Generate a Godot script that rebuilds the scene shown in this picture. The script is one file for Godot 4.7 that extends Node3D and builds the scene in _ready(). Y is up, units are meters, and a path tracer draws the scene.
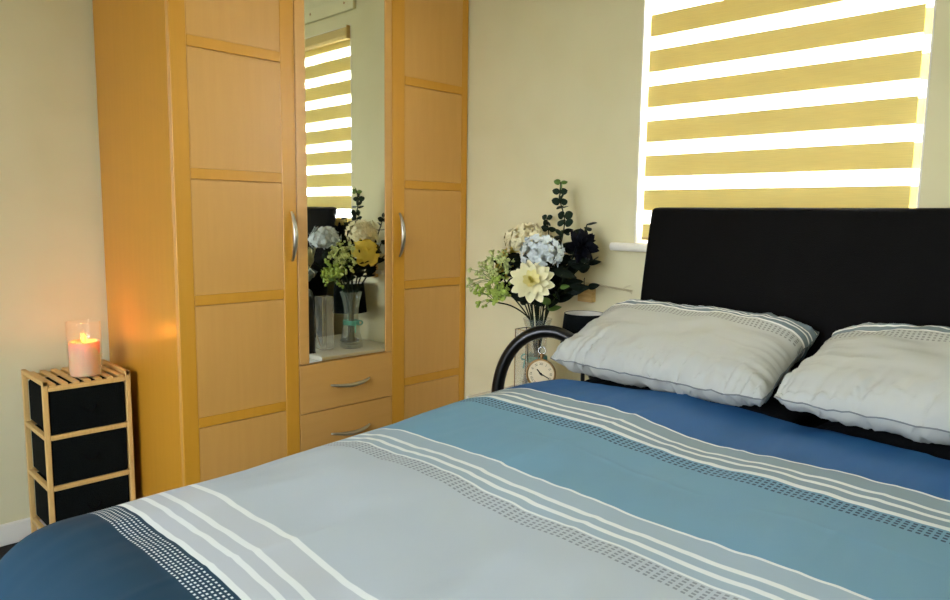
extends Node3D
# A bedroom corner: beech wardrobe with a mirror, a bed by the window, bedside things, a storage tower with a candle.

var taken := {}
var M := {}
var rng := RandomNumberGenerator.new()

# ---------------------------------------------------------------- naming and tagging
func numbered(parent: Node, called: String) -> String:
	var key := str(parent.get_instance_id()) + "/" + called
	var n: int = taken.get(key, 0)
	taken[key] = n + 1
	return called if n == 0 else "%s_%03d" % [called, n]

func put(parent: Node, called: String, mesh: Mesh, mat: Material, at := Transform3D.IDENTITY) -> MeshInstance3D:
	var o := MeshInstance3D.new()
	o.name = numbered(parent, called)
	o.mesh = mesh
	if mat:
		o.material_override = mat
	o.transform = at
	o.cast_shadow = GeometryInstance3D.SHADOW_CASTING_SETTING_ON
	parent.add_child(o, true)
	return o

func thing(called: String, label: String, category: String, at := Vector3.ZERO, group := "") -> Node3D:
	var o := Node3D.new()
	o.name = numbered(self, called)
	add_child(o, true)
	o.position = at
	tag(o, label, category, group)
	return o

func tag(o: Node, label: String, category: String, group := "") -> void:
	o.set_meta("label", label)
	o.set_meta("category", category)
	if group != "":
		o.set_meta("group", group)

func structure(called: String, mesh: Mesh, mat: Material, label := "", category := "") -> MeshInstance3D:
	var o := put(self, called, mesh, mat)
	o.set_meta("kind", "structure")
	if label != "":
		tag(o, label, category)
	return o

# ---------------------------------------------------------------- mesh helpers
func begin() -> SurfaceTool:
	var st := SurfaceTool.new()
	st.begin(Mesh.PRIMITIVE_TRIANGLES)
	return st

func tri(st: SurfaceTool, a: Vector3, b: Vector3, c: Vector3, away: Vector3) -> void:
	var n := (b - a).cross(c - a)
	if n.length() < 1e-12:
		return
	n = n.normalized()
	if n.dot(away) > 0.0:
		var t := b
		b = c
		c = t
	else:
		n = -n
	for p in [a, b, c]:
		st.set_normal(n)
		st.set_uv(Vector2.ZERO)
		st.add_vertex(p)

# a box with chamfered edges
func bx(st: SurfaceTool, c: Vector3, s: Vector3, b := 0.002, turn := Basis.IDENTITY) -> void:
	var h := s * 0.5
	b = minf(b, minf(h.x, minf(h.y, h.z)) * 0.9)
	var P := func(f: int, sx: float, sy: float, sz: float) -> Vector3:
		var g := Vector3(sx * (h.x - (0.0 if f == 0 else b)), sy * (h.y - (0.0 if f == 1 else b)), sz * (h.z - (0.0 if f == 2 else b)))
		return c + turn * g
	var signs := [-1.0, 1.0]
	for s1 in signs:
		var q := [P.call(0, s1, -1, -1), P.call(0, s1, 1, -1), P.call(0, s1, 1, 1), P.call(0, s1, -1, 1)]
		var o: Vector3 = turn * Vector3(s1, 0, 0)
		tri(st, q[0], q[1], q[2], o); tri(st, q[0], q[2], q[3], o)
		q = [P.call(1, -1, s1, -1), P.call(1, 1, s1, -1), P.call(1, 1, s1, 1), P.call(1, -1, s1, 1)]
		o = turn * Vector3(0, s1, 0)
		tri(st, q[0], q[1], q[2], o); tri(st, q[0], q[2], q[3], o)
		q = [P.call(2, -1, -1, s1), P.call(2, 1, -1, s1), P.call(2, 1, 1, s1), P.call(2, -1, 1, s1)]
		o = turn * Vector3(0, 0, s1)
		tri(st, q[0], q[1], q[2], o); tri(st, q[0], q[2], q[3], o)
		for s2 in signs:
			q = [P.call(0, s1, s2, -1), P.call(0, s1, s2, 1), P.call(1, s1, s2, 1), P.call(1, s1, s2, -1)]
			o = turn * Vector3(s1, s2, 0)
			tri(st, q[0], q[1], q[2], o); tri(st, q[0], q[2], q[3], o)
			q = [P.call(0, s1, -1, s2), P.call(0, s1, 1, s2), P.call(2, s1, 1, s2), P.call(2, s1, -1, s2)]
			o = turn * Vector3(s1, 0, s2)
			tri(st, q[0], q[1], q[2], o); tri(st, q[0], q[2], q[3], o)
			q = [P.call(1, -1, s1, s2), P.call(1, 1, s1, s2), P.call(2, 1, s1, s2), P.call(2, -1, s1, s2)]
			o = turn * Vector3(0, s1, s2)
			tri(st, q[0], q[1], q[2], o); tri(st, q[0], q[2], q[3], o)
			for s3 in signs:
				tri(st, P.call(0, s1, s2, s3), P.call(1, s1, s2, s3), P.call(2, s1, s2, s3), turn * Vector3(s1, s2, s3))

func box(c: Vector3, s: Vector3, b := 0.002, turn := Basis.IDENTITY) -> Mesh:
	var st := begin()
	bx(st, c, s, b, turn)
	return st.commit()

# box from two corners
func span(a: Vector3, b: Vector3, bevel := 0.002) -> Mesh:
	return box((a + b) * 0.5, (b - a).abs(), bevel)

# a smooth surface over a grid of points; the outside is dv x du
func sheet(P: Array, nu: int, nv: int, uv: Callable, wrap_u := false) -> Array:
	var pos := PackedVector3Array()
	var nor := PackedVector3Array()
	var uvs := PackedVector2Array()
	var idx := PackedInt32Array()
	pos.resize(nu * nv); nor.resize(nu * nv); uvs.resize(nu * nv)
	for j in nv:
		for i in nu:
			var k := j * nu + i
			pos[k] = P[k]
			var iu0 := maxi(i - 1, 0)
			var iu1 := mini(i + 1, nu - 1)
			if wrap_u:
				if i == 0: iu0 = nu - 2
				if i == nu - 1: iu1 = 1
			var j0 := maxi(j - 1, 0)
			var j1 := mini(j + 1, nv - 1)
			var du: Vector3 = P[j * nu + iu1] - P[j * nu + iu0]
			var dv: Vector3 = P[j1 * nu + i] - P[j0 * nu + i]
			if du.length() < 1e-7:
				var jj := j + 1 if j < nv / 2 else j - 1
				du = P[jj * nu + iu1] - P[jj * nu + iu0]
			var n := dv.cross(du)
			nor[k] = n.normalized() if n.length() > 1e-14 else Vector3.UP
			uvs[k] = uv.call(i, j)
	for j in nv - 1:
		for i in nu - 1:
			var a := j * nu + i
			idx.append_array([a, a + 1, a + nu, a + 1, a + nu + 1, a + nu])
	return [pos, nor, uvs, idx]

func plain_uv(i: int, j: int) -> Vector2:
	return Vector2(i, j)

func mesh_of(parts: Array) -> ArrayMesh:
	var pos := PackedVector3Array()
	var nor := PackedVector3Array()
	var uvs := PackedVector2Array()
	var idx := PackedInt32Array()
	for p in parts:
		var at := pos.size()
		pos.append_array(p[0]); nor.append_array(p[1]); uvs.append_array(p[2])
		for k in p[3]:
			idx.append(k + at)
	var a := []
	a.resize(Mesh.ARRAY_MAX)
	a[Mesh.ARRAY_VERTEX] = pos
	a[Mesh.ARRAY_NORMAL] = nor
	a[Mesh.ARRAY_TEX_UV] = uvs
	a[Mesh.ARRAY_INDEX] = idx
	var m := ArrayMesh.new()
	m.add_surface_from_arrays(Mesh.PRIMITIVE_TRIANGLES, a)
	return m

func lathe_part(profile: Array, seg := 32, c := Vector3.ZERO) -> Array:
	var P := []
	for q in profile:
		for i in seg + 1:
			var t := TAU * i / seg
			P.append(c + Vector3(q.x * cos(t), q.y, q.x * sin(t)))
	return sheet(P, seg + 1, profile.size(), plain_uv, true)

func lathe(profile: Array, seg := 32) -> ArrayMesh:
	return mesh_of([lathe_part(profile, seg)])

func tube_part(path: Array, radii, seg := 8, flat := 1.0) -> Array:
	var P := []
	var n := path.size()
	var side := Vector3.ZERO
	for k in n + 2:
		var kk := clampi(k - 1, 0, n - 1)
		var p: Vector3 = path[kk]
		var a: Vector3 = path[maxi(kk - 1, 0)]
		var b: Vector3 = path[mini(kk + 1, n - 1)]
		var T := (b - a).normalized()
		if side == Vector3.ZERO:
			side = T.cross(Vector3.UP)
			if side.length() < 0.1:
				side = T.cross(Vector3.RIGHT)
		side = (side - T * side.dot(T)).normalized()
		var B := T.cross(side)
		var r: float = radii if radii is float else radii[kk]
		if k == 0 or k == n + 1:
			r = 0.0
		for i in seg + 1:
			var t := TAU * i / seg
			P.append(p + (side * cos(t) - B * sin(t) * flat) * r)
	return sheet(P, seg + 1, n + 2, plain_uv, true)

func tube(path: Array, radii, seg := 8, flat := 1.0) -> ArrayMesh:
	return mesh_of([tube_part(path, radii, seg, flat)])

func curve(points: Array, steps := 8) -> Array:
	var out := []
	for i in points.size() - 1:
		var p0: Vector3 = points[maxi(i - 1, 0)]
		var p1: Vector3 = points[i]
		var p2: Vector3 = points[i + 1]
		var p3: Vector3 = points[mini(i + 2, points.size() - 1)]
		for k in steps:
			out.append(p1.cubic_interpolate(p2, p0, p3, float(k) / steps))
	out.append(points[-1])
	return out

# ---------------------------------------------------------------- materials
func mat(color: Color, rough := 0.7, metal := 0.0) -> StandardMaterial3D:
	var m := StandardMaterial3D.new()
	m.albedo_color = color
	m.roughness = rough
	m.metallic = metal
	return m

func rgb(r: float, g: float, b: float) -> Color:
	return Color(r / 255.0, g / 255.0, b / 255.0)

func noise_tex(seed_: int, freq: float, a: Color, b: Color, size := 256, octaves := 4) -> NoiseTexture2D:
	var n := FastNoiseLite.new()
	n.seed = seed_
	n.noise_type = FastNoiseLite.TYPE_SIMPLEX_SMOOTH
	n.frequency = freq
	n.fractal_octaves = octaves
	var t := NoiseTexture2D.new()
	t.width = size
	t.height = size
	t.seamless = true
	t.noise = n
	var g := Gradient.new()
	g.set_color(0, a)
	g.set_color(1, b)
	t.color_ramp = g
	return t

# wood: grain runs along the axis whose scale is small
func wood(a: Color, b: Color, rough: float, scale: Vector3, seed_: int) -> StandardMaterial3D:
	var m := mat(Color.WHITE, rough)
	m.albedo_texture = noise_tex(seed_, 0.02, a, b, 256, 5)
	m.uv1_triplanar = true
	m.uv1_world_triplanar = true
	m.uv1_scale = scale
	return m

func cloth(m: StandardMaterial3D, seed_: int, scale: float, depth: float) -> StandardMaterial3D:
	m.heightmap_enabled = true
	m.heightmap_texture = noise_tex(seed_, 0.12, Color.BLACK, Color.WHITE, 256, 3)
	m.heightmap_scale = depth
	m.uv1_triplanar = true
	m.uv1_scale = Vector3.ONE * scale
	return m

func make_materials() -> void:
	M.wall = mat(Color.WHITE, 0.85)
	M.wall.albedo_texture = noise_tex(3, 0.01, rgb(226, 218, 174), rgb(232, 225, 184), 256, 3)
	M.wall.uv1_triplanar = true
	M.wall.uv1_world_triplanar = true
	M.wall.uv1_scale = Vector3.ONE * 0.9
	M.ceiling = mat(rgb(243, 241, 234), 0.9)
	M.white = mat(rgb(240, 236, 222), 0.4)
	M.cream = mat(rgb(238, 232, 214), 0.4)
	M.carpet = mat(Color.WHITE, 0.95)
	M.carpet.albedo_texture = noise_tex(8, 0.2, rgb(24, 20, 17), rgb(52, 44, 38), 256, 3)
	M.carpet.uv1_triplanar = true
	M.carpet.uv1_scale = Vector3.ONE * 3.0
	M.beech = wood(rgb(211, 151, 44), rgb(216, 156, 49), 0.34, Vector3(5, 0.35, 5), 11)
	M.beech_panel = wood(rgb(212, 160, 82), rgb(217, 165, 87), 0.4, Vector3(6, 0.4, 6), 13)
	M.beech_drawer = wood(rgb(212, 160, 82), rgb(216, 164, 87), 0.36, Vector3(6, 5, 0.4), 14)
	M.mirror = mat(Color(0.93, 0.95, 0.92), 0.02, 1.0)
	M.nickel = mat(rgb(188, 184, 172), 0.28, 1.0)
	M.bamboo = wood(rgb(220, 178, 104), rgb(234, 196, 126), 0.45, Vector3(14, 2, 14), 15)
	M.black_fabric = cloth(mat(rgb(13, 18, 17), 0.9), 16, 6.0, 0.3)
	M.black_leather = cloth(mat(rgb(7, 6, 5), 0.75), 17, 9.0, 0.06)
	M.black_sheet = cloth(mat(rgb(10, 11, 13), 0.9), 18, 3.0, 0.1)
	M.black_gloss = mat(rgb(6, 6, 6), 0.28)
	M.blind = mat(rgb(245, 226, 140), 0.8)
	M.blind.backlight_enabled = true
	M.blind.backlight = Color(0.45, 0.44, 0.42)
	M.blind.uv1_triplanar = true
	M.blind.uv1_scale = Vector3(1, 40, 1)
	M.blind.albedo_texture = noise_tex(21, 0.03, Color(0.95, 0.95, 0.95), Color.WHITE, 256, 3)
	M.sheer = mat(Color(0.97, 0.98, 1.0, 0.42), 0.9)
	M.sheer.transparency = BaseMaterial3D.TRANSPARENCY_ALPHA
	M.sheer.backlight_enabled = true
	M.sheer.backlight = Color(0.95, 0.97, 1.0)
	M.net = mat(Color(0.95, 0.97, 1.0, 0.3), 0.9)
	M.net.transparency = BaseMaterial3D.TRANSPARENCY_ALPHA
	M.net.backlight_enabled = true
	M.net.backlight = Color(0.95, 0.97, 1.0)
	M.cassette = mat(rgb(214, 188, 120), 0.5)
	M.glass = mat(Color(0.95, 0.98, 0.97, 0.06), 0.03)
	M.glass.transparency = BaseMaterial3D.TRANSPARENCY_ALPHA
	M.glass_clear = mat(Color(0.98, 0.98, 0.97, 0.015), 0.02)
	M.glass_clear.transparency = BaseMaterial3D.TRANSPARENCY_ALPHA
	M.glass_tint = mat(Color(0.8, 0.9, 0.86, 0.09), 0.03)
	M.glass_tint.transparency = BaseMaterial3D.TRANSPARENCY_ALPHA
	M.wax = mat(rgb(255, 208, 172), 0.5)
	M.wax.subsurf_scatter_enabled = true
	M.wax.subsurf_scatter_strength = 1.0
	M.flame = mat(rgb(255, 220, 150), 0.5)
	M.flame.emission_enabled = true
	M.flame.emission = Color(1.0, 0.62, 0.16)
	M.flame.emission_energy_multiplier = 4.0
	M.wick = mat(rgb(40, 30, 24), 0.9)
	M.bronze = mat(rgb(176, 142, 92), 0.32, 0.9)
	M.silver = mat(rgb(210, 210, 206), 0.15, 1.0)
	M.dial = mat(rgb(226, 210, 168), 0.5)
	M.ink = mat(rgb(18, 16, 14), 0.6)
	M.teal = mat(rgb(110, 190, 170), 0.6)
	M.pine = wood(rgb(208, 168, 98), rgb(232, 198, 130), 0.6, Vector3(3, 14, 14), 22)
	M.wire = mat(rgb(206, 192, 152), 0.6)
	M.stem = mat(rgb(34, 42, 24), 0.6)
	M.leaf_dark = mat(rgb(14, 24, 16), 0.65)
	M.leaf_euc = mat(rgb(30, 46, 34), 0.6)
	M.leaf_green = mat(rgb(96, 128, 52), 0.55)
	for k in ["leaf_dark", "leaf_euc", "leaf_green"]:
		M[k].backlight_enabled = true
		M[k].backlight = Color(0.1, 0.14, 0.06)
	M.petal_cream = mat(rgb(240, 230, 188), 0.7)
	M.petal_white = mat(rgb(243, 238, 196), 0.7)
	M.petal_soft = mat(rgb(240, 230, 160), 0.7)
	M.petal_heart = mat(rgb(226, 214, 110), 0.7)
	M.petal_blue = mat(rgb(212, 222, 224), 0.7)
	M.petal_yellow = mat(rgb(238, 214, 92), 0.65)
	M.petal_navy = mat(rgb(6, 8, 18), 0.7)
	M.petal_lime = mat(rgb(204, 214, 140), 0.7)
	M.bud_lime = mat(rgb(168, 190, 84), 0.65)
	for k in ["petal_cream", "petal_white", "petal_blue", "petal_yellow", "petal_lime"]:
		M[k].backlight_enabled = true
		M[k].backlight = Color(0.35, 0.34, 0.28)
	M.duvet = duvet_material()
	M.pillow = pillow_material()

func paint(img: Image, scale: float, z0: float, a: float, b: float, c: Color) -> void:
	var y0 := clampi(int(round((a - z0) * scale)), 0, img.get_height())
	var y1 := clampi(int(round((b - z0) * scale)), 0, img.get_height())
	if y1 > y0:
		img.fill_rect(Rect2i(0, y0, img.get_width(), y1 - y0), c)

func dots(img: Image, scale: float, z0: float, a: float, b: float, rows: int, columns: int, share: float, c: Color) -> void:
	var w := img.get_width()
	var step := (b - a) / rows
	for r in rows:
		var za := a + step * (r + 0.5) - step * 0.27
		var y0 := int(round((za - z0) * scale))
		var hh := maxi(2, int(round(step * 0.54 * scale)))
		for k in columns:
			var x0 := int(round(w * (k + 0.2) / columns))
			img.fill_rect(Rect2i(x0, y0, maxi(2, int(w * share / columns)), hh), c)

const DUVET_Z0 := 0.50
const DUVET_LEN := 2.4
const DUVET_TILE := 0.036
func duvet_material() -> StandardMaterial3D:
	var h := 2048
	var img := Image.create(72, h, false, Image.FORMAT_RGB8)
	var s := h / DUVET_LEN
	var navy := rgb(16, 88, 146)
	var mid := rgb(110, 156, 180)
	var grey := rgb(182, 194, 200)
	var foot := rgb(0, 52, 74)
	var white := rgb(230, 236, 234)
	img.fill(foot)
	paint(img, s, DUVET_Z0, 0.5, 0.82, navy)
	paint(img, s, DUVET_Z0, 0.82, 0.96, rgb(136, 158, 170))
	paint(img, s, DUVET_Z0, 0.815, 0.823, white)
	paint(img, s, DUVET_Z0, 0.876, 0.888, white)
	paint(img, s, DUVET_Z0, 0.908, 0.921, white)
	paint(img, s, DUVET_Z0, 0.947, 0.963, white)
	paint(img, s, DUVET_Z0, 0.963, 1.305, mid)
	dots(img, s, DUVET_Z0, 0.968, 1.018, 4, 3, 0.62, rgb(44, 70, 92))
	paint(img, s, DUVET_Z0, 1.305, 1.42, rgb(160, 182, 194))
	paint(img, s, DUVET_Z0, 1.300, 1.308, white)
	paint(img, s, DUVET_Z0, 1.354, 1.366, white)
	paint(img, s, DUVET_Z0, 1.386, 1.398, white)
	paint(img, s, DUVET_Z0, 1.42, 1.785, grey)
	paint(img, s, DUVET_Z0, 1.418, 1.424, white)
	dots(img, s, DUVET_Z0, 1.425, 1.468, 5, 3, 0.55, rgb(134, 142, 148))
	paint(img, s, DUVET_Z0, 1.785, 1.915, rgb(190, 198, 202))
	paint(img, s, DUVET_Z0, 1.780, 1.791, white)
	paint(img, s, DUVET_Z0, 1.840, 1.851, white)
	paint(img, s, DUVET_Z0, 1.872, 1.883, white)
	paint(img, s, DUVET_Z0, 1.909, 1.919, white)
	dots(img, s, DUVET_Z0, 1.924, 1.964, 6, 4, 0.52, white)
	var m := mat(Color.WHITE, 0.75)
	m.albedo_texture = ImageTexture.create_from_image(img)
	m.uv1_scale = Vector3(1, 1, 1)
	return m

const PILLOW_LEN := 0.5
func pillow_material() -> StandardMaterial3D:
	var h := 512
	var img := Image.create(72, h, false, Image.FORMAT_RGB8)
	var s := h / PILLOW_LEN
	var grey := rgb(184, 186, 177)
	var band := rgb(118, 134, 138)
	var white := rgb(240, 240, 234)
	img.fill(grey)
	paint(img, s, 0, 0.0, 0.132, band)
	paint(img, s, 0, 0.0, 0.03, rgb(70, 80, 84))
	paint(img, s, 0, 0.030, 0.037, white)
	paint(img, s, 0, 0.070, 0.078, white)
	paint(img, s, 0, 0.094, 0.102, white)
	paint(img, s, 0, 0.125, 0.134, white)
	dots(img, s, 0, 0.138, 0.178, 4, 3, 0.5, rgb(136, 136, 130))
	var m := mat(Color.WHITE, 0.75)
	m.albedo_texture = ImageTexture.create_from_image(img)
	return m

# ---------------------------------------------------------------- the scene
func _ready() -> void:
	rng.seed = 77
	# camera
	var cam := Camera3D.new()
	cam.name = "camera"
	var fw := Vector3(-0.69850386, -0.11833987, -0.70575353)
	var rt := Vector3(0.7095634, 0.01336085, -0.70451492)
	var up := Vector3(-0.09280167, 0.99288326, -0.07463703)
	cam.transform = Transform3D(Basis(rt, up, -fw), Vector3(3.08841, 1.27563, 2.32938))
	cam.fov = 45.8393
	cam.near = 0.05
	cam.far = 100.0
	add_child(cam)
	cam.current = true
	# sky and exposure
	var env := Environment.new()
	var sky := Sky.new()
	var sm := ProceduralSkyMaterial.new()
	sm.sky_top_color = Color(0.86, 0.91, 1.0)
	sm.sky_horizon_color = Color(0.95, 0.97, 1.0)
	sm.ground_horizon_color = Color(0.8, 0.82, 0.82)
	sm.ground_bottom_color = Color(0.6, 0.62, 0.6)
	sm.sky_energy_multiplier = 3.0
	sm.ground_energy_multiplier = 2.0
	sky.sky_material = sm
	env.background_mode = Environment.BG_SKY
	env.sky = sky
	env.tonemap_mode = Environment.TONE_MAPPER_LINEAR
	env.tonemap_exposure = 1.02
	env.sdfgi_enabled = true
	env.ssao_enabled = true
	env.ssil_enabled = true
	var we := WorldEnvironment.new()
	we.name = "world_environment"
	we.environment = env
	add_child(we)
	# daylight at the window: a soft source just outside the pane
	var day := AreaLight3D.new()
	day.name = "window_daylight"
	day.area_size = Vector2(1.1, 1.5)
	day.light_color = Color(0.97, 0.985, 1.0)
	day.light_energy = 42.0
	day.area_range = 12.0
	day.shadow_enabled = true
	day.transform = Transform3D(Basis(Vector3.UP, PI), Vector3(2.088, 1.62, -0.30))
	add_child(day)
	# daylight at the second window, behind the camera
	var day2 := AreaLight3D.new()
	day2.name = "second_window_daylight"
	day2.area_size = Vector2(1.9, 1.8)
	day2.light_color = Color(0.98, 0.985, 1.0)
	day2.light_energy = 2.9
	day2.area_range = 12.0
	day2.shadow_enabled = true
	day2.transform = Transform3D(Basis.IDENTITY, Vector3((SX0 + SX1) * 0.5, (SY0 + SY1) * 0.5, ROOM_Z + 0.3))
	add_child(day2)

	make_materials()
	for k in ["black_leather", "black_fabric", "black_sheet", "leaf_dark", "leaf_euc", "petal_navy", "stem"]:
		M[k].metallic_specular = 0.25
	build_room()
	build_window()
	build_wardrobe()
	build_bed()
	build_bedding()
	build_bedside()
	build_bouquet()
	build_tower()
	build_wall_things()

const WL := 1.625
const WR := 2.551
const WB := 1.176
const WT := 2.285
const SX0 := 1.5
const SX1 := 3.4
const SY0 := 0.45
const SY1 := 2.25
const ROOM_X := 4.3
const ROOM_Z := 3.7
const ROOM_H := 2.52

func build_room() -> void:
	structure("floor", span(Vector3(-0.2, -0.12, -0.2), Vector3(ROOM_X + 0.2, 0, ROOM_Z + 0.2), 0.0), M.carpet, "dark brown carpet floor beside the bed", "floor")
	structure("ceiling", span(Vector3(-0.2, ROOM_H, -0.2), Vector3(ROOM_X + 0.2, ROOM_H + 0.12, ROOM_Z + 0.2), 0.0), M.ceiling, "plain white ceiling over the bedroom", "ceiling")
	structure("wall_left", span(Vector3(-0.2, 0, 0), Vector3(0, ROOM_H, ROOM_Z), 0.0), M.wall, "cream wall behind the wardrobe and candle", "wall")
	structure("wall_right", span(Vector3(ROOM_X, 0, 0), Vector3(ROOM_X + 0.2, ROOM_H, ROOM_Z), 0.0), M.wall, "cream wall on the far side of the bed", "wall")
	var sr := begin()
	for r in [[-0.2, 0.0, SX0, ROOM_H], [SX1, 0.0, ROOM_X + 0.2, ROOM_H], [SX0, 0.0, SX1, SY0], [SX0, SY1, SX1, ROOM_H]]:
		bx(sr, Vector3((r[0] + r[2]) * 0.5, (r[1] + r[3]) * 0.5, ROOM_Z + 0.1), Vector3(r[2] - r[0], r[3] - r[1], 0.2), 0.0)
	structure("wall_front", sr.commit(), M.wall, "cream wall with a second window facing the foot of the bed", "wall")
	var w2 := thing("window_2", "white framed second window facing the foot of the bed", "window", Vector3.ZERO)
	w2.set_meta("kind", "structure")
	var za := ROOM_Z + 0.10
	var zb := ROOM_Z + 0.16
	for xx in [SX0, (SX0 + SX1) * 0.5 - 0.025, SX1 - 0.05]:
		put(w2, "frame_stile", span(Vector3(xx, SY0, za), Vector3(xx + 0.05, SY1, zb), 0.004), M.white)
	for yy in [SY0, SY1 - 0.05]:
		put(w2, "frame_rail", span(Vector3(SX0, yy, za + 0.002), Vector3(SX1, yy + 0.05, zb - 0.002), 0.004), M.white)
	put(w2, "pane", span(Vector3(SX0 + 0.05, SY0 + 0.05, za + 0.028), Vector3(SX1 - 0.05, SY1 - 0.05, za + 0.032), 0.0), M.glass)
	var st := begin()
	var z := -0.2
	for r in [[-0.2, 0.0, WL, ROOM_H], [WR, 0.0, ROOM_X + 0.2, ROOM_H], [WL, 0.0, WR, WB], [WL, WT, WR, ROOM_H]]:
		bx(st, Vector3((r[0] + r[2]) * 0.5, (r[1] + r[3]) * 0.5, z * 0.5), Vector3(r[2] - r[0], r[3] - r[1], -z), 0.0)
	structure("wall_back", st.commit(), M.wall, "cream wall with the window above the headboard", "wall")
	structure("baseboard_left", span(Vector3(0.0005, 0.0005, 1.37), Vector3(0.016, 0.085, ROOM_Z - 0.001), 0.004), M.white, "white skirting board below the wall by the storage tower", "skirting board")
	structure("baseboard_back", span(Vector3(0.74, 0.0005, 0.0005), Vector3(ROOM_X - 0.001, 0.085, 0.016), 0.004), M.white, "white skirting board below the window wall", "skirting board")

func build_window() -> void:
	# reveal lining, frame and panes
	var w := thing("window_1", "white framed window behind the striped blind", "window", Vector3(0, 0, 0))
	w.set_meta("kind", "structure")
	var z0 := -0.185
	var z1 := -0.125
	var f := 0.05
	put(w, "frame_stile", span(Vector3(WL, WB, z0), Vector3(WL + f, WT, z1), 0.004), M.white)
	put(w, "frame_stile", span(Vector3(WR - f, WB, z0), Vector3(WR, WT, z1), 0.004), M.white)
	put(w, "frame_rail", span(Vector3(WL + f, WB, z0), Vector3(WR - f, WB + f, z1), 0.004), M.white)
	put(w, "frame_rail", span(Vector3(WL + f, WT - f, z0), Vector3(WR - f, WT, z1), 0.004), M.white)
	var mx := (WL + WR) * 0.5
	put(w, "mullion", span(Vector3(mx - 0.025, WB + f, z0), Vector3(mx + 0.025, WT - f, z1), 0.004), M.white)
	put(w, "pane", span(Vector3(WL + f, WB + f, -0.158), Vector3(mx - 0.025, WT - f, -0.154), 0.0), M.glass)
	put(w, "pane", span(Vector3(mx + 0.025, WB + f, -0.158), Vector3(WR - f, WT - f, -0.154), 0.0), M.glass)
	# thin white boards lining the reveal
	put(w, "reveal_board", span(Vector3(WL, WB, -0.125), Vector3(WL + 0.006, WT, 0.002), 0.001), M.white)
	put(w, "reveal_board", span(Vector3(WR - 0.006, WB, -0.125), Vector3(WR, WT, 0.002), 0.001), M.white)
	put(w, "reveal_board", span(Vector3(WL + 0.006, WT - 0.006, -0.125), Vector3(WR - 0.006, WT, 0.002), 0.001), M.white)
	# sill with a rounded nose
	var prof := []
	var yb := 1.150
	var yt := 1.180
	prof.append(Vector2(-0.125, yt))
	for k in 9:
		var t := PI * 0.5 - PI * k / 8.0
		prof.append(Vector2(0.034 + 0.013 * cos(t), (yb + yt) * 0.5 + (yt - yb) * 0.5 * sin(t)))
	prof.append(Vector2(0.0005, yb))
	prof.append(Vector2(0.0005, WB + 0.0005))
	prof.append(Vector2(-0.125, WB + 0.0005))
	var st := begin()
	var xa := 1.545
	var xb := 2.631
	# nose across the full length, tongue only inside the opening
	for k in prof.size():
		var p: Vector2 = prof[k]
		var q: Vector2 = prof[(k + 1) % prof.size()]
		var xl := WL + 0.007 if (p.x < 0 or q.x < 0) else xa
		var xr := WR - 0.007 if (p.x < 0 or q.x < 0) else xb
		var d := q - p
		var o := Vector3(0, d.x, -d.y)
		tri(st, Vector3(xl, p.y, p.x), Vector3(xr, p.y, p.x), Vector3(xr, q.y, q.x), o)
		tri(st, Vector3(xl, p.y, p.x), Vector3(xr, q.y, q.x), Vector3(xl, q.y, q.x), o)
	for e in [[xa, -1.0], [xb, 1.0]]:
		for k in range(1, 9):
			var c := Vector3(e[0], (yb + yt) * 0.5, 0.0005)
			tri(st, c, Vector3(e[0], prof[k].y, prof[k].x), Vector3(e[0], prof[k + 1].y, prof[k + 1].x), Vector3(e[1], 0, 0))
		tri(st, Vector3(e[0], (yb + yt) * 0.5, 0.0005), Vector3(e[0], yt, 0.0005), Vector3(e[0], yt, 0.034), Vector3(e[1], 0, 0))
		tri(st, Vector3(e[0], (yb + yt) * 0.5, 0.0005), Vector3(e[0], yb, 0.0005), Vector3(e[0], yb, 0.034), Vector3(e[1], 0, 0))
	tri(st, Vector3(xa, yt, 0.0005), Vector3(xb, yt, 0.0005), Vector3(xb, yt, 0.034), Vector3.UP)
	tri(st, Vector3(xa, yt, 0.0005), Vector3(xb, yt, 0.034), Vector3(xa, yt, 0.034), Vector3.UP)
	structure("trim_1", st.commit(), M.white, "white window sill with a rounded front edge", "window sill")
	# striped day and night blind
	var b := thing("zebra_blind", "yellow and sheer white striped roller blind hanging in the window", "blind", Vector3.ZERO)
	var bl := 1.646
	var br := 2.5225
	var pitch := 0.1255
	var solid := 0.077
	var top := 2.006
	var cass := 2.215
	put(b, "cassette", span(Vector3(1.637, cass, -0.075), Vector3(2.54, 2.277, 0.022), 0.012), M.cassette)
	put(b, "end_cap", span(Vector3(1.6315, cass - 0.004, -0.077), Vector3(1.637, 2.281, 0.024), 0.002), mat(rgb(190, 158, 88), 0.5))
	put(b, "end_cap", span(Vector3(2.54, cass - 0.004, -0.077), Vector3(2.5445, 2.281, 0.024), 0.002), mat(rgb(190, 158, 88), 0.5))
	for layer in 2:
		var z := -0.018 - 0.045 * layer
		var xa2 := bl if layer == 0 else bl
		var xb2 := br if layer == 0 else 2.5435
		var name1 := "opaque_band" if layer == 0 else "rear_opaque_band"
		var name2 := "sheer_band" if layer == 0 else "rear_sheer_band"
		for i in range(-1, 7):
			var yt2 := top - i * pitch
			var yb2 := maxf(yt2 - solid, 1.206)
			put(b, name1, span(Vector3(xa2, yb2, z - 0.0006), Vector3(xb2, yt2, z + 0.0006), 0.0002), M.blind)
			var upper := minf(yt2 + pitch - solid, cass)
			put(b, name2, span(Vector3(xa2, yt2, z - 0.0002), Vector3(xb2, upper, z + 0.0002), 0.0), M.sheer)
		var last := top + pitch + (pitch - solid)
		if last < cass:
			put(b, name1, span(Vector3(xa2, last, z - 0.0006), Vector3(xb2, cass, z + 0.0006), 0.0002), M.blind)
	put(b, "bottom_rail", span(Vector3(bl, 1.192, -0.07), Vector3(br, 1.207, -0.01), 0.004), M.cassette)
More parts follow.
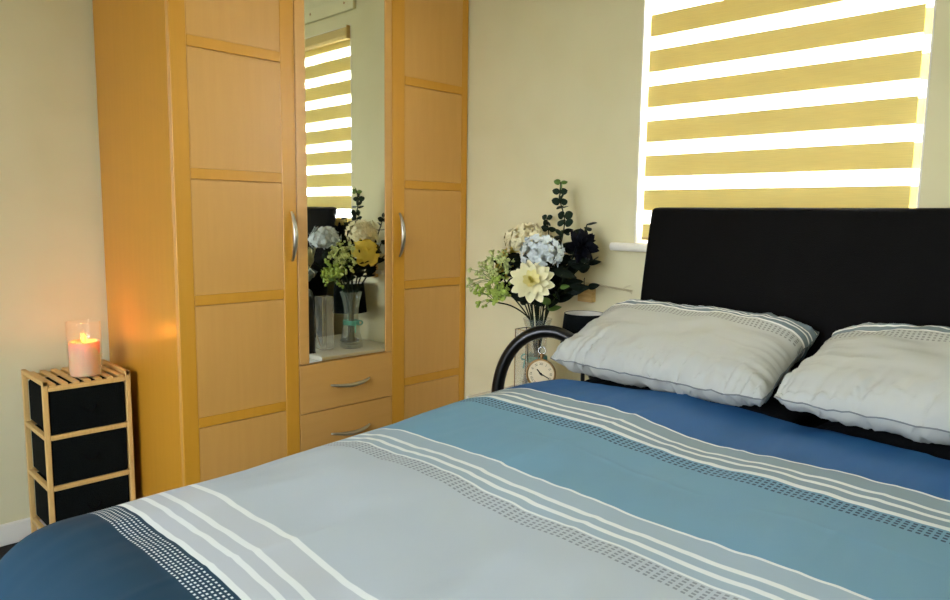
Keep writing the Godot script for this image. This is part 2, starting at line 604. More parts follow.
	# batten above the window
	var c := thing("curtain_batten", "painted wooden batten with screws fixed above the window", "batten", Vector3(0, 0, 0.0))
	put(c, "board", span(Vector3(1.578, 2.356, 0.0005), Vector3(2.66, 2.43, 0.02), 0.003), M.wall)
	for x in [1.659, 1.99, 2.31, 2.6]:
		put(c, "screw", tube([Vector3(x, 2.398, 0.019), Vector3(x, 2.398, 0.0225)], 0.007, 10), M.bronze)

# ---------------------------------------------------------------- wardrobe
func bow_handle(parent: Node, a: Vector3, b: Vector3, out: Vector3, sag: Vector3) -> void:
	# a flat bow between two posts
	var path := []
	var radii := []
	var n := 16
	for k in n + 1:
		var t := float(k) / n
		var s := sin(PI * t)
		path.append(a.lerp(b, t) + out * (0.003 + 0.027 * pow(s, 0.8)) + sag * s)
		radii.append(0.0045 + 0.0058 * s)
	var h := put(parent, "handle", tube(path, radii, 10, 0.8), M.nickel)
	h.set_meta("label", "curved brushed metal bow handle")

func build_wardrobe() -> void:
	var w := thing("wardrobe", "tall beech wardrobe with a mirrored middle door and two drawers", "wardrobe", Vector3.ZERO)
	var xb := 0.025
	var D := 0.725
	var xc := D - 0.02
	var zl := 1.353
	var z1 := 0.897
	var z2 := 0.443
	var zr := 0.006
	var H := 2.31
	put(w, "side_panel", span(Vector3(xb, 0.0, zl - 0.018), Vector3(xc - 0.001, H, zl), 0.0015), M.beech)
	put(w, "side_panel", span(Vector3(xb, 0.0, zr), Vector3(xc - 0.001, H, zr + 0.018), 0.0015), M.beech)
	put(w, "top_panel", span(Vector3(xb, H, zr - 0.002), Vector3(D, H + 0.022, zl + 0.004), 0.003), M.beech)
	put(w, "back_panel", span(Vector3(xb, 0.06, zr + 0.018), Vector3(xb + 0.006, H, zl - 0.018), 0.0), M.beech)
	put(w, "partition", span(Vector3(xb + 0.006, 0.06, z1 - 0.009), Vector3(xc - 0.003, H, z1 + 0.009), 0.001), M.beech)
	put(w, "partition", span(Vector3(xb + 0.006, 0.06, z2 - 0.009), Vector3(xc - 0.003, H, z2 + 0.009), 0.001), M.beech)
	put(w, "plinth", span(Vector3(xc - 0.05, 0.0, zr + 0.018), Vector3(xc - 0.03, 0.06, zl - 0.018), 0.001), M.beech)
	var rails := [1.815, 1.385, 0.956, 0.527, 0.098]
	for side in 2:
		var za: float = (z1 + 0.0015) if side == 0 else zr - 0.001
		var zb: float = zl if side == 0 else (z2 - 0.0015)
		var pa: float = 0.9556 if side == 0 else 0.0404
		var pb: float = 1.2964 if side == 0 else 0.3745
		var y0 := 0.062
		var y1 := H - 0.003
		var d := put(w, "door", span(Vector3(xc, y0, za), Vector3(xc + 0.009, y1, zb), 0.001), M.beech_panel)
		d.set_meta("label", "beech panelled door")
		put(d, "stile", span(Vector3(xc + 0.009, y0, za), Vector3(D, y1, pa), 0.0022), M.beech)
		put(d, "stile", span(Vector3(xc + 0.009, y0, pb), Vector3(D, y1, zb), 0.0022), M.beech)
		var tops := [H - 0.04]
		for r in rails:
			tops.append(r)
		put(d, "rail", span(Vector3(xc + 0.009, H - 0.04, pa), Vector3(D - 0.0003, y1, pb), 0.0012), M.beech)
		for k in rails.size():
			var rb: float = rails[k]
			var low: float = rb if k < 4 else y0
			put(d, "rail", span(Vector3(xc + 0.009, low, pa), Vector3(D - 0.0003, rb + 0.036, pb), 0.0012), M.beech)
		for k in rails.size():
			# each panel lies a little below the frame
			var ptop: float = tops[k]
			var pbot: float = rails[k] + 0.036
			put(d, "panel", span(Vector3(xc + 0.0085, pbot + 0.0005, pa + 0.0005), Vector3(xc + 0.0184, ptop - 0.0028, pb - 0.0003), 0.0008), M.beech_panel)
		var hz := 0.922 if side == 0 else 0.405
		bow_handle(d, Vector3(D, 1.097, hz), Vector3(D, 1.281, hz), Vector3(1, 0, 0), Vector3.ZERO)
	# mirrored door
	var g1 := 0.6906
	var g2 := 0.4954
	var md := put(w, "mirror_door", span(Vector3(xc, g1 + 0.0015, z2 + 0.0015), Vector3(xc + 0.012, H - 0.003, z1 - 0.0015), 0.001), M.beech_panel)
	put(md, "stile", span(Vector3(xc + 0.012, g1 + 0.0015, 0.852), Vector3(D, H - 0.003, z1 - 0.0015), 0.0022), M.beech_drawer)
	put(md, "stile", span(Vector3(xc + 0.012, g1 + 0.0015, z2 + 0.0015), Vector3(D, H - 0.003, 0.4795), 0.0022), M.beech_drawer)
	put(md, "rail", span(Vector3(xc + 0.012, H - 0.05, 0.4795), Vector3(D, H - 0.003, 0.852), 0.0022), M.beech_drawer)
	var mir := put(md, "mirror", span(Vector3(xc + 0.012, g1 + 0.004, 0.4797), Vector3(D - 0.003, H - 0.05, 0.8518), 0.001), M.mirror)
	mir.set_meta("label", "tall mirror pane")
	# drawers
	for r in [[g2, g1, 0.593], [0.30, g2, 0.393], [0.062, 0.30, 0.18]]:
		var dr := put(w, "drawer", span(Vector3(xc, r[0] + 0.0015, z2 + 0.0015), Vector3(D, r[1] - 0.0015, z1 - 0.0015), 0.0022), M.beech_drawer)
		dr.set_meta("label", "beech drawer front")
		bow_handle(dr, Vector3(D, r[2], 0.758), Vector3(D, r[2] + 0.002, 0.568), Vector3(1, 0, 0), Vector3(0, -0.008, 0))

# ---------------------------------------------------------------- bed
func build_bed() -> void:
	var b := thing("bed_frame", "black leather bed frame with a tall curved headboard below the window", "bed", Vector3.ZERO)
	var x0 := 1.729
	var x1 := 3.16
	# headboard: a curved slab, front face leaning towards the wall at the top
	var ys := []
	var n := 24
	var front := []
	var back := []
	for k in n + 1:
		var y := 0.1 + (1.301 - 0.1) * k / n
		var t := clampf((y - 0.45) / 0.85, 0.0, 1.0)
		var zf := 0.165 - 0.095 * pow(t, 1.7)
		front.append(Vector2(zf, y))
		back.append(Vector2(zf - 0.048, y))
	var loop := []
	for p in front:
		loop.append(p)
	for k in 7:
		var a := PI * k / 6.0
		var c: Vector2 = (front[n] + back[n]) * 0.5
		loop.append(c + Vector2(cos(a) * 0.024, sin(a) * 0.012))
	for k in n + 1:
		loop.append(back[n - k])
	var P := []
	var m := loop.size()
	var xs := [x0, x0 + 0.003, x0 + 0.010, x0 + 0.022, x1 - 0.022, x1 - 0.010, x1 - 0.003, x1]
	var ins := [0.014, 0.006, 0.0015, 0.0, 0.0, 0.0015, 0.006, 0.014]
	for i in xs.size():
		for k in m:
			var p: Vector2 = loop[k]
			var mid_k := Vector2(0.165 - 0.095 * pow(clampf((p.y - 0.45) / 0.85, 0, 1), 1.7) - 0.024, minf(p.y, 1.285))
			var q := p + (mid_k - p).limit_length(ins[i])
			P.append(Vector3(xs[i], q.y, q.x))
	var parts := [sheet(P, m, xs.size(), plain_uv)]
	var ends := []
	for e in [0, xs.size() - 1]:
		var st := begin()
		var o := Vector3(-1 if e == 0 else 1, 0, 0)
		for k in n:
			var f0: Vector3 = P[e * m + k]
			var f1: Vector3 = P[e * m + k + 1]
			var b0: Vector3 = P[e * m + m - 1 - k]
			var b1: Vector3 = P[e * m + m - 2 - k]
			tri(st, f0, f1, b1, o)
			tri(st, f0, b1, b0, o)
		for k in range(n, n + 8):
			tri(st, P[e * m + n], P[e * m + k], P[e * m + k + 1], o)
		ends.append(st.commit())
	var hb := put(b, "headboard", mesh_of(parts), M.black_leather)
	for e in ends:
		put(hb, "end_panel", e, M.black_leather)
	# top piping seam
	put(hb, "piping", tube([Vector3(x0 + 0.02, 1.303, 0.058), Vector3((x0 + x1) * 0.5, 1.303, 0.058), Vector3(x1 - 0.02, 1.303, 0.058)], 0.004, 8), M.black_leather)
	put(b, "side_rail", span(Vector3(x0, 0.12, 0.17), Vector3(x0 + 0.05, 0.42, 2.06), 0.012), M.black_leather)
	put(b, "side_rail", span(Vector3(x1 - 0.05, 0.12, 0.17), Vector3(x1, 0.42, 2.06), 0.012), M.black_leather)
	put(b, "foot_rail", span(Vector3(x0, 0.12, 2.06), Vector3(x1, 0.44, 2.11), 0.014), M.black_leather)
	put(b, "slat_deck", span(Vector3(x0 + 0.05, 0.32, 0.17), Vector3(x1 - 0.05, 0.36, 2.06), 0.004), M.black_fabric)
	for p in [Vector2(x0 + 0.06, 0.2), Vector2(x1 - 0.06, 0.2), Vector2(x0 + 0.06, 2.0), Vector2(x1 - 0.06, 2.0)]:
		put(b, "foot", span(Vector3(p.x - 0.03, 0.0, p.y - 0.03), Vector3(p.x + 0.03, 0.32, p.y + 0.03), 0.004), M.black_gloss)
	var ma := thing("mattress", "mattress covered in a black fitted sheet under the pillows", "mattress", Vector3.ZERO)
	put(ma, "fitted_sheet", span(Vector3(x0 + 0.055, 0.361, 0.175), Vector3(x1 - 0.055, 0.703, 2.055), 0.04), M.black_sheet)

func edge_profile(s: float, A: float, B: float) -> Vector2:
	# quarter ellipse then a vertical drop; s runs along the cloth: (out, down)
	var steps := 40
	var prev := Vector2.ZERO
	var left := s
	for k in steps:
		var t := PI * 0.5 * (k + 1) / steps
		var q := Vector2(A * sin(t), B * (1.0 - cos(t)))
		var d := q.distance_to(prev)
		if left <= d:
			return prev.lerp(q, left / d)
		left -= d
		prev = q
	return prev + Vector2(-0.03 * left, left)

# how far the head end of the duvet is pushed down the bed, along its width
func head_edge(x: float) -> float:
	var t := [[1.50, 0.16], [1.75, 0.15], [1.9, 0.10], [2.05, 0.05], [2.2, 0.0], [2.35, -0.04], [2.46, -0.045], [2.62, 0.0], [2.8, 0.03], [3.0, 0.05], [3.4, 0.05]]
	for k in t.size() - 1:
		if x < t[k + 1][0]:
			return lerpf(t[k][1], t[k + 1][1], smoothstep(0.0, 1.0, clampf((x - t[k][0]) / (t[k + 1][0] - t[k][0]), 0.0, 1.0)))
	return 0.05

func build_bedding() -> void:
	var nz := FastNoiseLite.new()
	nz.seed = 5
	nz.noise_type = FastNoiseLite.TYPE_SIMPLEX_SMOOTH
	nz.frequency = 1.0
	nz.fractal_octaves = 2
	var xl := 1.93
	var xr := 3.02
	var z0 := 0.545
	var zf := 1.975
	var A := 0.26
	var B := 0.14
	var hang := 0.30
	var nu := 440
	var nv := 340
	var hx := 0.62
	var hz := 0.60
	var sx := []
	var prof_x := []
	var prof_z := []
	var len_x := xr - xl
	for i in nu:
		var s := -hx + (len_x + 2.0 * hx) * i / (nu - 1)
		sx.append(s)
		if s < 0.0:
			prof_x.append(edge_profile(-s, A, B))
		elif s > len_x:
			prof_x.append(edge_profile(s - len_x, A, B))
		else:
			prof_x.append(Vector2.ZERO)
	var sz := []
	for j in nv:
		var s := (zf - z0 + hz) * j / (nv - 1)
		sz.append(s)
		prof_z.append(edge_profile(s - (zf - z0), 0.19, 0.17) if s > zf - z0 else Vector2.ZERO)
	var top := []
	var under := []
	var uvs := []
	for j in nv:
		for i in nu:
			var s: float = sx[i]
			var v: float = sz[j]
			var px: Vector2 = prof_x[i]
			var pz: Vector2 = prof_z[j]
			var sign_x := -1.0 if s < 0.0 else 1.0
			var a := px.x / A
			var c := pz.x / 0.19
			var ox := px.x * sqrt(maxf(0.0, 1.0 - 0.5 * c * c))
			var oz := pz.x * sqrt(maxf(0.0, 1.0 - 0.5 * a * a))
			var down := pow(pow(px.y, 1.5) + pow(pz.y, 1.5), 1.0 / 1.5)
			var x := xl + clampf(s, 0.0, len_x) + sign_x * ox
			var z := z0 + minf(v, zf - z0) + oz
			var head_wave := head_edge(x) * pow(clampf(1.0 - v / 0.27, 0.0, 1.0), 1.2)
			z += head_wave
			var lift := clampf((1.8 - z) / 0.85, 0.0, 1.0)
			x -= 0.075 * lift * clampf(1.0 - s / 0.55, 0.0, 1.0)
			var y := 0.765 - down
			var loose := 1.0 - clampf(down / 0.25, 0.0, 1.0)
			y += 0.009 * nz.get_noise_2d(x * 2.2, z * 1.5) * loose
			y += (0.013 + 0.012 * clampf((1.3 - z) / 0.35, 0.0, 1.0)) * smoothstep(2.42, 2.08, x)
			y += 0.0035 * nz.get_noise_2d(x * 9.0 + 40.0, z * 3.0) * loose
			# ironed fold lines along and across the bed
			for cx in [2.158, 2.43, 2.74]:
				var d: float = (x - cx - 0.012 * nz.get_noise_1d(z * 2.0 + cx * 7.0)) / 0.009
				y += 0.0024 * exp(-d * d) * loose * clampf(0.5 + nz.get_noise_2d(z * 3.0, cx * 9.0), 0.0, 1.0)
			for cz in [1.12]:
				var d: float = (z - cz - 0.02 * nz.get_noise_1d(x * 2.0 + cz * 5.0)) / 0.006
				y += 0.0026 * exp(-d * d) * loose * clampf(0.3 + nz.get_noise_2d(x * 3.0, cz * 9.0), 0.0, 1.0)
			# folds in the hanging sides
			var fall := clampf((down - 0.1) / 0.25, 0.0, 1.0)
			x += sign_x * 0.02 * fall * sin(z * 17.0 + 2.0 * nz.get_noise_1d(z * 2.0)) * (1.0 if px.y > 0.0 else 0.0)
			z += 0.02 * fall * sin(x * 15.0) * (1.0 if pz.y > 0.0 else 0.0)
			var p := Vector3(x, y, z)
			top.append(p)
			var inward := Vector3(-sign_x * clampf(px.x / A, 0, 1), 0, -clampf(pz.x / 0.19, 0, 1)) * 0.03
			under.append(p + inward + Vector3(0, -0.042 * (1.0 - 0.75 * clampf(down / 0.2, 0, 1)), 0))
			uvs.append(Vector2(s / DUVET_TILE, (z0 + v - DUVET_Z0) / DUVET_LEN))
	var uvf := func(i: int, j: int) -> Vector2: return uvs[j * nu + i]
	var parts := [sheet(top, nu, nv, uvf)]
	# orientation: u to +x, v to +z: dv x du = +z x +x = +y
	var rev := []
	var ruv := []
	for j in nv:
		for i in nu:
			rev.append(under[j * nu + nu - 1 - i])
			ruv.append(uvs[j * nu + nu - 1 - i])
	parts.append(sheet(rev, nu, nv, func(i: int, j: int) -> Vector2: return ruv[j * nu + i]))
	# the closing edges
	var rims := [[], [], [], []]
	for i in nu:
		rims[0].append(i)
		rims[1].append((nv - 1) * nu + i)
	for j in nv:
		rims[2].append(j * nu)
		rims[3].append(j * nu + nu - 1)
	for r in rims.size():
		var q := []
		var qu := []
		var order: Array = rims[r]
		for layer in 2:
			for k in order:
				q.append(top[k] if layer == 0 else under[k])
				qu.append(uvs[k])
		var cnt := order.size()
		parts.append(sheet(q, cnt, 2, func(i: int, j: int) -> Vector2: return qu[j * cnt + i]))
	var du := thing("duvet", "navy, blue and grey striped duvet spread over the bed", "duvet", Vector3.ZERO)
	put(du, "duvet_cover", mesh_of(parts), M.duvet)
	# pillows: two dark ones flat on the mattress, two striped grey ones on top
	var dark := pillow_parts(0.66, 0.36, 0.08, 3, 0.3)
	for k in 2:
		var pb := thing("pillow", ["black pillow under the grey striped pillow beside the bedside table", "black pillow under the grey striped pillow on the bed half away from the bedside table"][k], "pillow", Vector3([2.09, 2.79][k], 0.745, 0.362), "black pillows underneath")
		put(pb, "pillow_case", dark[0], M.black_sheet)
	for k in 2:
		var g := pillow_parts([0.685, 0.70][k], 0.455, 0.168, 11 + k, 1.0)
		var pp := thing("pillow", ["grey pillow with striped edge beside the bedside table and flowers", "grey pillow with striped edge on the bed half away from the bedside table"][k], "pillow", Vector3([2.035, 2.75][k], [0.889, 0.897][k], [0.375, 0.375][k]), "grey striped pillows")
		pp.rotation = Vector3(deg_to_rad(17.0), deg_to_rad([2.0, -3.0][k]), deg_to_rad([-1.0, 0.0][k]))
		put(pp, "pillow_case", g[0], M.pillow)
		put(pp, "seam", g[1], mat(rgb(120, 126, 126), 0.8))

func pillow_parts(w: float, d: float, t: float, seed_: int, crumple: float) -> Array:
	var nz := FastNoiseLite.new()
	nz.seed = seed_
	nz.noise_type = FastNoiseLite.TYPE_SIMPLEX_SMOOTH
	nz.frequency = 1.0
	nz.fractal_octaves = 2
	var nu := 110
	var nv := 84
	var parts := []
	var rim := []
	for side in [1.0, -1.0]:
		var P := []
		var U := []
		for j in nv:
			for i in nu:
				var ii := i if side > 0 else nu - 1 - i
				var u := sin((-1.0 + 2.0 * ii / (nu - 1)) * PI * 0.5)
				var v := sin((-1.0 + 2.0 * j / (nv - 1)) * PI * 0.5)
				var x := u * w * 0.5 * (1.0 - 0.045 * (1.0 - v * v) * u * u) * (1.0 - 0.035 * pow(absf(v), 6.0) * pow(absf(u), 6.0))
				var z := v * d * 0.5 * (1.0 - 0.05 * (1.0 - u * u) * v * v) * (1.0 - 0.05 * pow(absf(v), 6.0) * pow(absf(u), 6.0))
				var eu := pow(maxf(0.0, 1.0 - pow(absf(u), 4.0)), 0.52)
				var ev := pow(maxf(0.0, 1.0 - pow(absf(v), 3.2)), 0.5)
				var h := t * 0.5 * eu * ev
				# puckers that run in from the seams, and soft dents
				var edge_v := exp(-(1.0 - absf(v)) / 0.22)
				var edge_u := exp(-(1.0 - absf(u)) / 0.14)
				var cap := minf(1.0, h / 0.02)
				var fold := nz.get_noise_2d(u * 5.6 + v * 1.3, 3.0 + side)
				h += crumple * cap * (0.042 if v > 0.0 else 0.012) * edge_v * (0.35 - pow(1.0 - absf(fold), 3.0)) * (0.55 + nz.get_noise_1d(u * 3.0 + 20.0))
				h += crumple * cap * 0.016 * edge_u * nz.get_noise_2d(7.0 + side, v * 7.0)
				h += crumple * cap * 0.010 * nz.get_noise_2d(u * 1.6, v * 1.6 + 9.0)
				h += crumple * cap * 0.006 * exp(-pow(nz.get_noise_2d(u * 2.5 + 5.0, v * 0.9 - 4.0 + u) / 0.05, 2.0)) * edge_v
				var wave := crumple * 0.008 * nz.get_noise_1d(u * 5.0 + 2.0) * absf(v) + 0.006 * crumple * nz.get_noise_1d(v * 5.0 + 8.0) * absf(u)
				var p := Vector3(x, side * maxf(h, 0.0) + wave, z)
				P.append(p)
				U.append(Vector2(x / DUVET_TILE, clampf((z + d * 0.5) / PILLOW_LEN, 0.002, 0.99)))
				if side > 0 and (i == 0 or i == nu - 1 or j == 0 or j == nv - 1):
					rim.append([atan2(z / d, x / w), p])
		parts.append(sheet(P, nu, nv, func(i: int, j: int) -> Vector2: return U[j * nu + i]))
	rim.sort_custom(func(a, b): return a[0] < b[0])
	var path := []
	for k in range(0, rim.size(), 2):
		path.append(rim[k][1])
	path.append(rim[0][1])
	return [mesh_of(parts), tube(path, 0.0022, 5)]

# ---------------------------------------------------------------- bedside table and what stands on it
func build_bedside() -> void:
	var t := thing("bedside_table", "white bedside table between the wardrobe and the bed", "table", Vector3.ZERO)
	put(t, "table_top", span(Vector3(1.211, 0.5725, 0.02), Vector3(1.715, 0.5925, 0.476), 0.003), M.cream)
	put(t, "side_panel", span(Vector3(1.222, 0.0, 0.025), Vector3(1.24, 0.5725, 0.46), 0.002), M.cream)
	put(t, "side_panel", span(Vector3(1.686, 0.0, 0.025), Vector3(1.704, 0.5725, 0.46), 0.002), M.cream)
	put(t, "back_panel", span(Vector3(1.24, 0.03, 0.025), Vector3(1.686, 0.5725, 0.032), 0.001), M.cream)
	put(t, "bottom_panel", span(Vector3(1.24, 0.03, 0.032), Vector3(1.686, 0.048, 0.455), 0.001), M.cream)
	for k in 3:
		var ya := 0.05 + 0.173 * k
		var dr := put(t, "drawer", span(Vector3(1.242, ya, 0.442), Vector3(1.684, ya + 0.17, 0.462), 0.002), M.cream)
		put(dr, "knob", tube([Vector3(1.463, ya + 0.085, 0.462), Vector3(1.463, ya + 0.085, 0.47), Vector3(1.463, ya + 0.085, 0.478), Vector3(1.463, ya + 0.085, 0.484)], [0.006, 0.006, 0.014, 0.01], 12), M.nickel)
	var ty := 0.5927
	# black arch
	var F := Vector3(1.350, ty, 0.450)
	var dir := Vector3(0.87, 0, -0.493).normalized()
	var R := 0.185
	var path := []
	for k in 33:
		var a := PI * k / 32.0
		path.append(F + dir * (R - R * cos(a)) + Vector3(0, 0.004 + 0.270 * pow(sin(a), 0.9), 0))
	var ar := thing("arch_ornament", "glossy black tube bent into an arch in front of the clock", "ornament", F)
	put(ar, "arch_tube", tube(path, 0.0225, 16), M.black_gloss, Transform3D(Basis.IDENTITY, -F))
	for p in [path[0], path[-1]]:
		put(ar, "foot", lathe([Vector2(0, 0.0), Vector2(0.024, 0.0), Vector2(0.024, 0.004), Vector2(0.018, 0.007), Vector2(0, 0.007)], 20), M.black_gloss, Transform3D(Basis.IDENTITY, Vector3(p.x, ty, p.z) - F))
	# clock
	var cc := Vector3(1.486, 0.7085, 0.365)
	var ck := thing("table_clock", "round bronze cased clock with roman numerals standing inside the black arch", "clock", Vector3(cc.x, ty, cc.z))
	var face := (Vector3(3.088, 1.0, 2.329) - cc).normalized()
	face = (face + Vector3(-0.1, 0, 0.16)).normalized()
	var right := Vector3.UP.cross(face).normalized()
	var B := Basis(right, face, right.cross(face))  # local y = out of the face; local -z is up on the dial
	var at := Transform3D(B, cc - ck.position)
	var r := 0.055
	put(ck, "case", lathe([Vector2(0, -0.022), Vector2(r * 0.82, -0.022), Vector2(r * 0.97, -0.012), Vector2(r, 0.0), Vector2(r * 0.985, 0.008), Vector2(r * 0.92, 0.011), Vector2(r * 0.87, 0.006), Vector2(r * 0.86, 0.002)], 40), M.bronze, at)
	var dial := put(ck, "dial", lathe([Vector2(r * 0.87, 0.002), Vector2(r * 0.86, 0.003), Vector2(0.0001, 0.003)], 40), M.dial, at)
	var numerals := ["XII", "I", "II", "III", "IIII", "V", "VI", "VII", "VIII", "IX", "X", "XI"]
	var font := SystemFont.new()
	font.font_names = PackedStringArray(["Droid Serif"])
	for k in 12:
		var tm := TextMesh.new()
		tm.text = numerals[k]
		tm.font = font
		tm.font_size = 32
		tm.pixel_size = 0.00032
		tm.depth = 0.0004
		var an := TAU * k / 12.0
		var spin := Basis(Vector3.UP, -an) * Basis(Vector3.RIGHT, -PI / 2)
		put(dial, "numeral", tm, M.ink, Transform3D(spin, Vector3(sin(an) * r * 0.66, 0.0034, -cos(an) * r * 0.66)))
	for h in [[2.02, 0.034, 0.0016], [5.55, 0.022, 0.002]]:
		var an: float = h[0]
		put(ck, "hand", tube([Vector3(-sin(an) * 0.008, 0.005, cos(an) * 0.008), Vector3(sin(an) * h[1], 0.005, -cos(an) * h[1])], h[2], 6), M.ink, at)
	put(ck, "hub", lathe([Vector2(0, 0.003), Vector2(0.004, 0.003), Vector2(0.004, 0.007), Vector2(0, 0.007)], 12), M.ink, at)
	var crown_path := [Vector3(0, 0, -r), Vector3(0, 0, -r - 0.018)]
	put(ck, "crown", tube(crown_path, [0.006, 0.008], 12), M.bronze, at)
	var ring := []
	for k in 21:
		var a := TAU * k / 20.0
		ring.append(Vector3(sin(a) * 0.013, 0, -r - 0.03 - cos(a) * 0.013))
	put(ck, "bow_ring", tube(ring, 0.0022, 8), M.silver, at)
	for s in [-1.0, 1.0]:
		put(ck, "leg", tube([cc - ck.position + right * s * 0.025 + Vector3(0, -0.045, 0) - face * 0.006, Vector3(0, 0.004, 0) + right * s * 0.036 + face * 0.004], [0.005, 0.004], 8), M.bronze)
	put(ck, "leg", tube([cc - ck.position - face * 0.022 + Vector3(0, -0.02, 0), Vector3(0, 0.004, 0) - face * 0.05], [0.004, 0.004], 8), M.bronze)
	# glass box with metal edges
	var gb := thing("glass_box", "tall square clear glass box with thin metal edges before the vase", "glass box", Vector3(1.395, ty, 0.34))
	var hw := 0.031
	var hh := 0.265
	for s in [-1.0, 1.0]:
		put(gb, "pane", span(Vector3(s * hw - 0.001, 0.004, -hw + 0.002), Vector3(s * hw + 0.001, hh, hw - 0.002), 0.0), M.glass)
		put(gb, "pane", span(Vector3(-hw + 0.002, 0.004, s * hw - 0.001), Vector3(hw - 0.002, hh, s * hw + 0.001), 0.0), M.glass)
		for s2 in [-1.0, 1.0]:
			put(gb, "edge_bar", span(Vector3(s * hw - 0.0018, 0, s2 * hw - 0.0018), Vector3(s * hw + 0.0018, hh + 0.002, s2 * hw + 0.0018), 0.0005), M.silver)
		for yy in [0.0, hh]:
			put(gb, "edge_bar", span(Vector3(s * hw - 0.0018, yy, -hw), Vector3(s * hw + 0.0018, yy + 0.003, hw), 0.0005), M.silver)
			put(gb, "edge_bar", span(Vector3(-hw, yy, s * hw - 0.0018), Vector3(hw, yy + 0.003, s * hw + 0.0018), 0.0005), M.silver)
	# lamp with black shade
	var lp := Vector3(1.492, ty, 0.118)
	var la := thing("table_lamp", "small table lamp with a black drum shade behind the pillow corner", "lamp", lp)
	put(la, "base", lathe([Vector2(0, 0.0), Vector2(0.05, 0.0), Vector2(0.052, 0.008), Vector2(0.04, 0.016), Vector2(0.012, 0.024), Vector2(0, 0.025)], 28), M.black_gloss)
	put(la, "stem", tube([Vector3(0, 0.02, 0), Vector3(0, 0.22, 0)], 0.008, 12), M.black_gloss)
	put(la, "shade", lathe([Vector2(0.092, 0.16), Vector2(0.093, 0.1605), Vector2(0.0775, 0.3165), Vector2(0.0765, 0.317), Vector2(0.0755, 0.316), Vector2(0.0905, 0.1605), Vector2(0.092, 0.16)], 40), M.black_fabric)
	put(la, "shade_lining", lathe([Vector2(0.0752, 0.3155), Vector2(0.09, 0.1615)], 40), M.white)
	var bulb := [Vector2(0, 0.285), Vector2(0.012, 0.282), Vector2(0.024, 0.268), Vector2(0.028, 0.255), Vector2(0.024, 0.24), Vector2(0.013, 0.22), Vector2(0.013, 0.215), Vector2(0, 0.215)]
	bulb.reverse()
	put(la, "bulb", lathe(bulb, 20), M.white)

# ---------------------------------------------------------------- flowers
var leaf_meshes := {}
func leaf_mesh(kind: String) -> ArrayMesh:
	if leaf_meshes.has(kind):
		return leaf_meshes[kind]
	# a leaf along +z, its face up, of length 1; closed, with a thin body
	var nu := 5
	var nv := 8
	var parts := []
	for side in [1.0, -1.0]:
		var P := []
		for j in nv:
			var t := float(j) / (nv - 1)
			var wd := 0.0
			match kind:
				"round": wd = 0.44 * pow(sin(PI * pow(t, 0.8)), 0.55)
				"long": wd = 0.20 * pow(sin(PI * pow(t, 0.75)), 0.8)
				"petal": wd = 0.23 * pow(sin(PI * pow(t, 1.15) * 0.96 + 0.03), 0.7)
				"rose": wd = 0.52 * pow(sin(PI * pow(t, 1.1) * 0.82 + 0.12), 0.6)
				_: wd = 0.30 * pow(sin(PI * pow(t, 0.7)), 0.75)
			for i in nu:
				var s: float = (-1.0 + 2.0 * i / (nu - 1)) * side
				var y: float = -0.10 * s * s * (-1.0 if kind == "petal" or kind == "rose" else 1.0) * wd * 4.0 * 0.5
				match kind:
					"petal": y += 0.16 * t * t
					"rose": y += 0.30 * sin(PI * t * 0.9) - 0.30 * pow(t, 4.0)
					_: y -= 0.18 * t * t
				y += side * 0.008 * (1.0 - s * s)
				P.append(Vector3(s * wd, y, t))
		parts.append(sheet(P, nu, nv, plain_uv))
	leaf_meshes[kind] = mesh_of(parts)
	return leaf_meshes[kind]

func aim(dir: Vector3, face: Vector3) -> Basis:
	var z := dir.normalized()
	var x := face.cross(z)
	if x.length() < 0.05:
		x = Vector3.RIGHT.cross(z)
	x = x.normalized()
	return Basis(x, z.cross(x), z)

func rand_dir() -> Vector3:
	return Vector3(rng.randfn(), rng.randfn(), rng.randfn()).normalized()

const VASE := Vector3(1.34, 0.5927, 0.215)
func stem_path(head: Vector3, k: int) -> Array:
	var a := k * 2.4
	var foot := VASE + Vector3(cos(a) * 0.018, 0.03, sin(a) * 0.018)
	var to := head - VASE
	var flat := Vector3(to.x, 0, to.z).limit_length(0.028)
	var neck := VASE + Vector3(0, 0.275, 0) + flat
	return curve([foot, VASE + Vector3(flat.x * 0.35, 0.16, flat.z * 0.35), neck, neck.lerp(head, 0.5) + Vector3(0, 0.02, 0), head], 6)

func stem_of(o: Node3D, head: Vector3, k: int, radius := 0.0035) -> void:
	var path := []
	for p in stem_path(head, k):
		path.append(p - o.position)
	put(o, "stem", tube(path, radius, 7), M.stem)

func add_leaf(o: Node3D, at: Vector3, dir: Vector3, face: Vector3, size: float, kind: String, m: Material, called := "leaf") -> void:
	put(o, called, leaf_mesh(kind), m, Transform3D(aim(dir, face).scaled_local(Vector3.ONE * size), at - o.position))

func flower(called: String, label: String, head: Vector3) -> Node3D:
	return thing(called, label, "flower", VASE, "flowers in the glass vase")

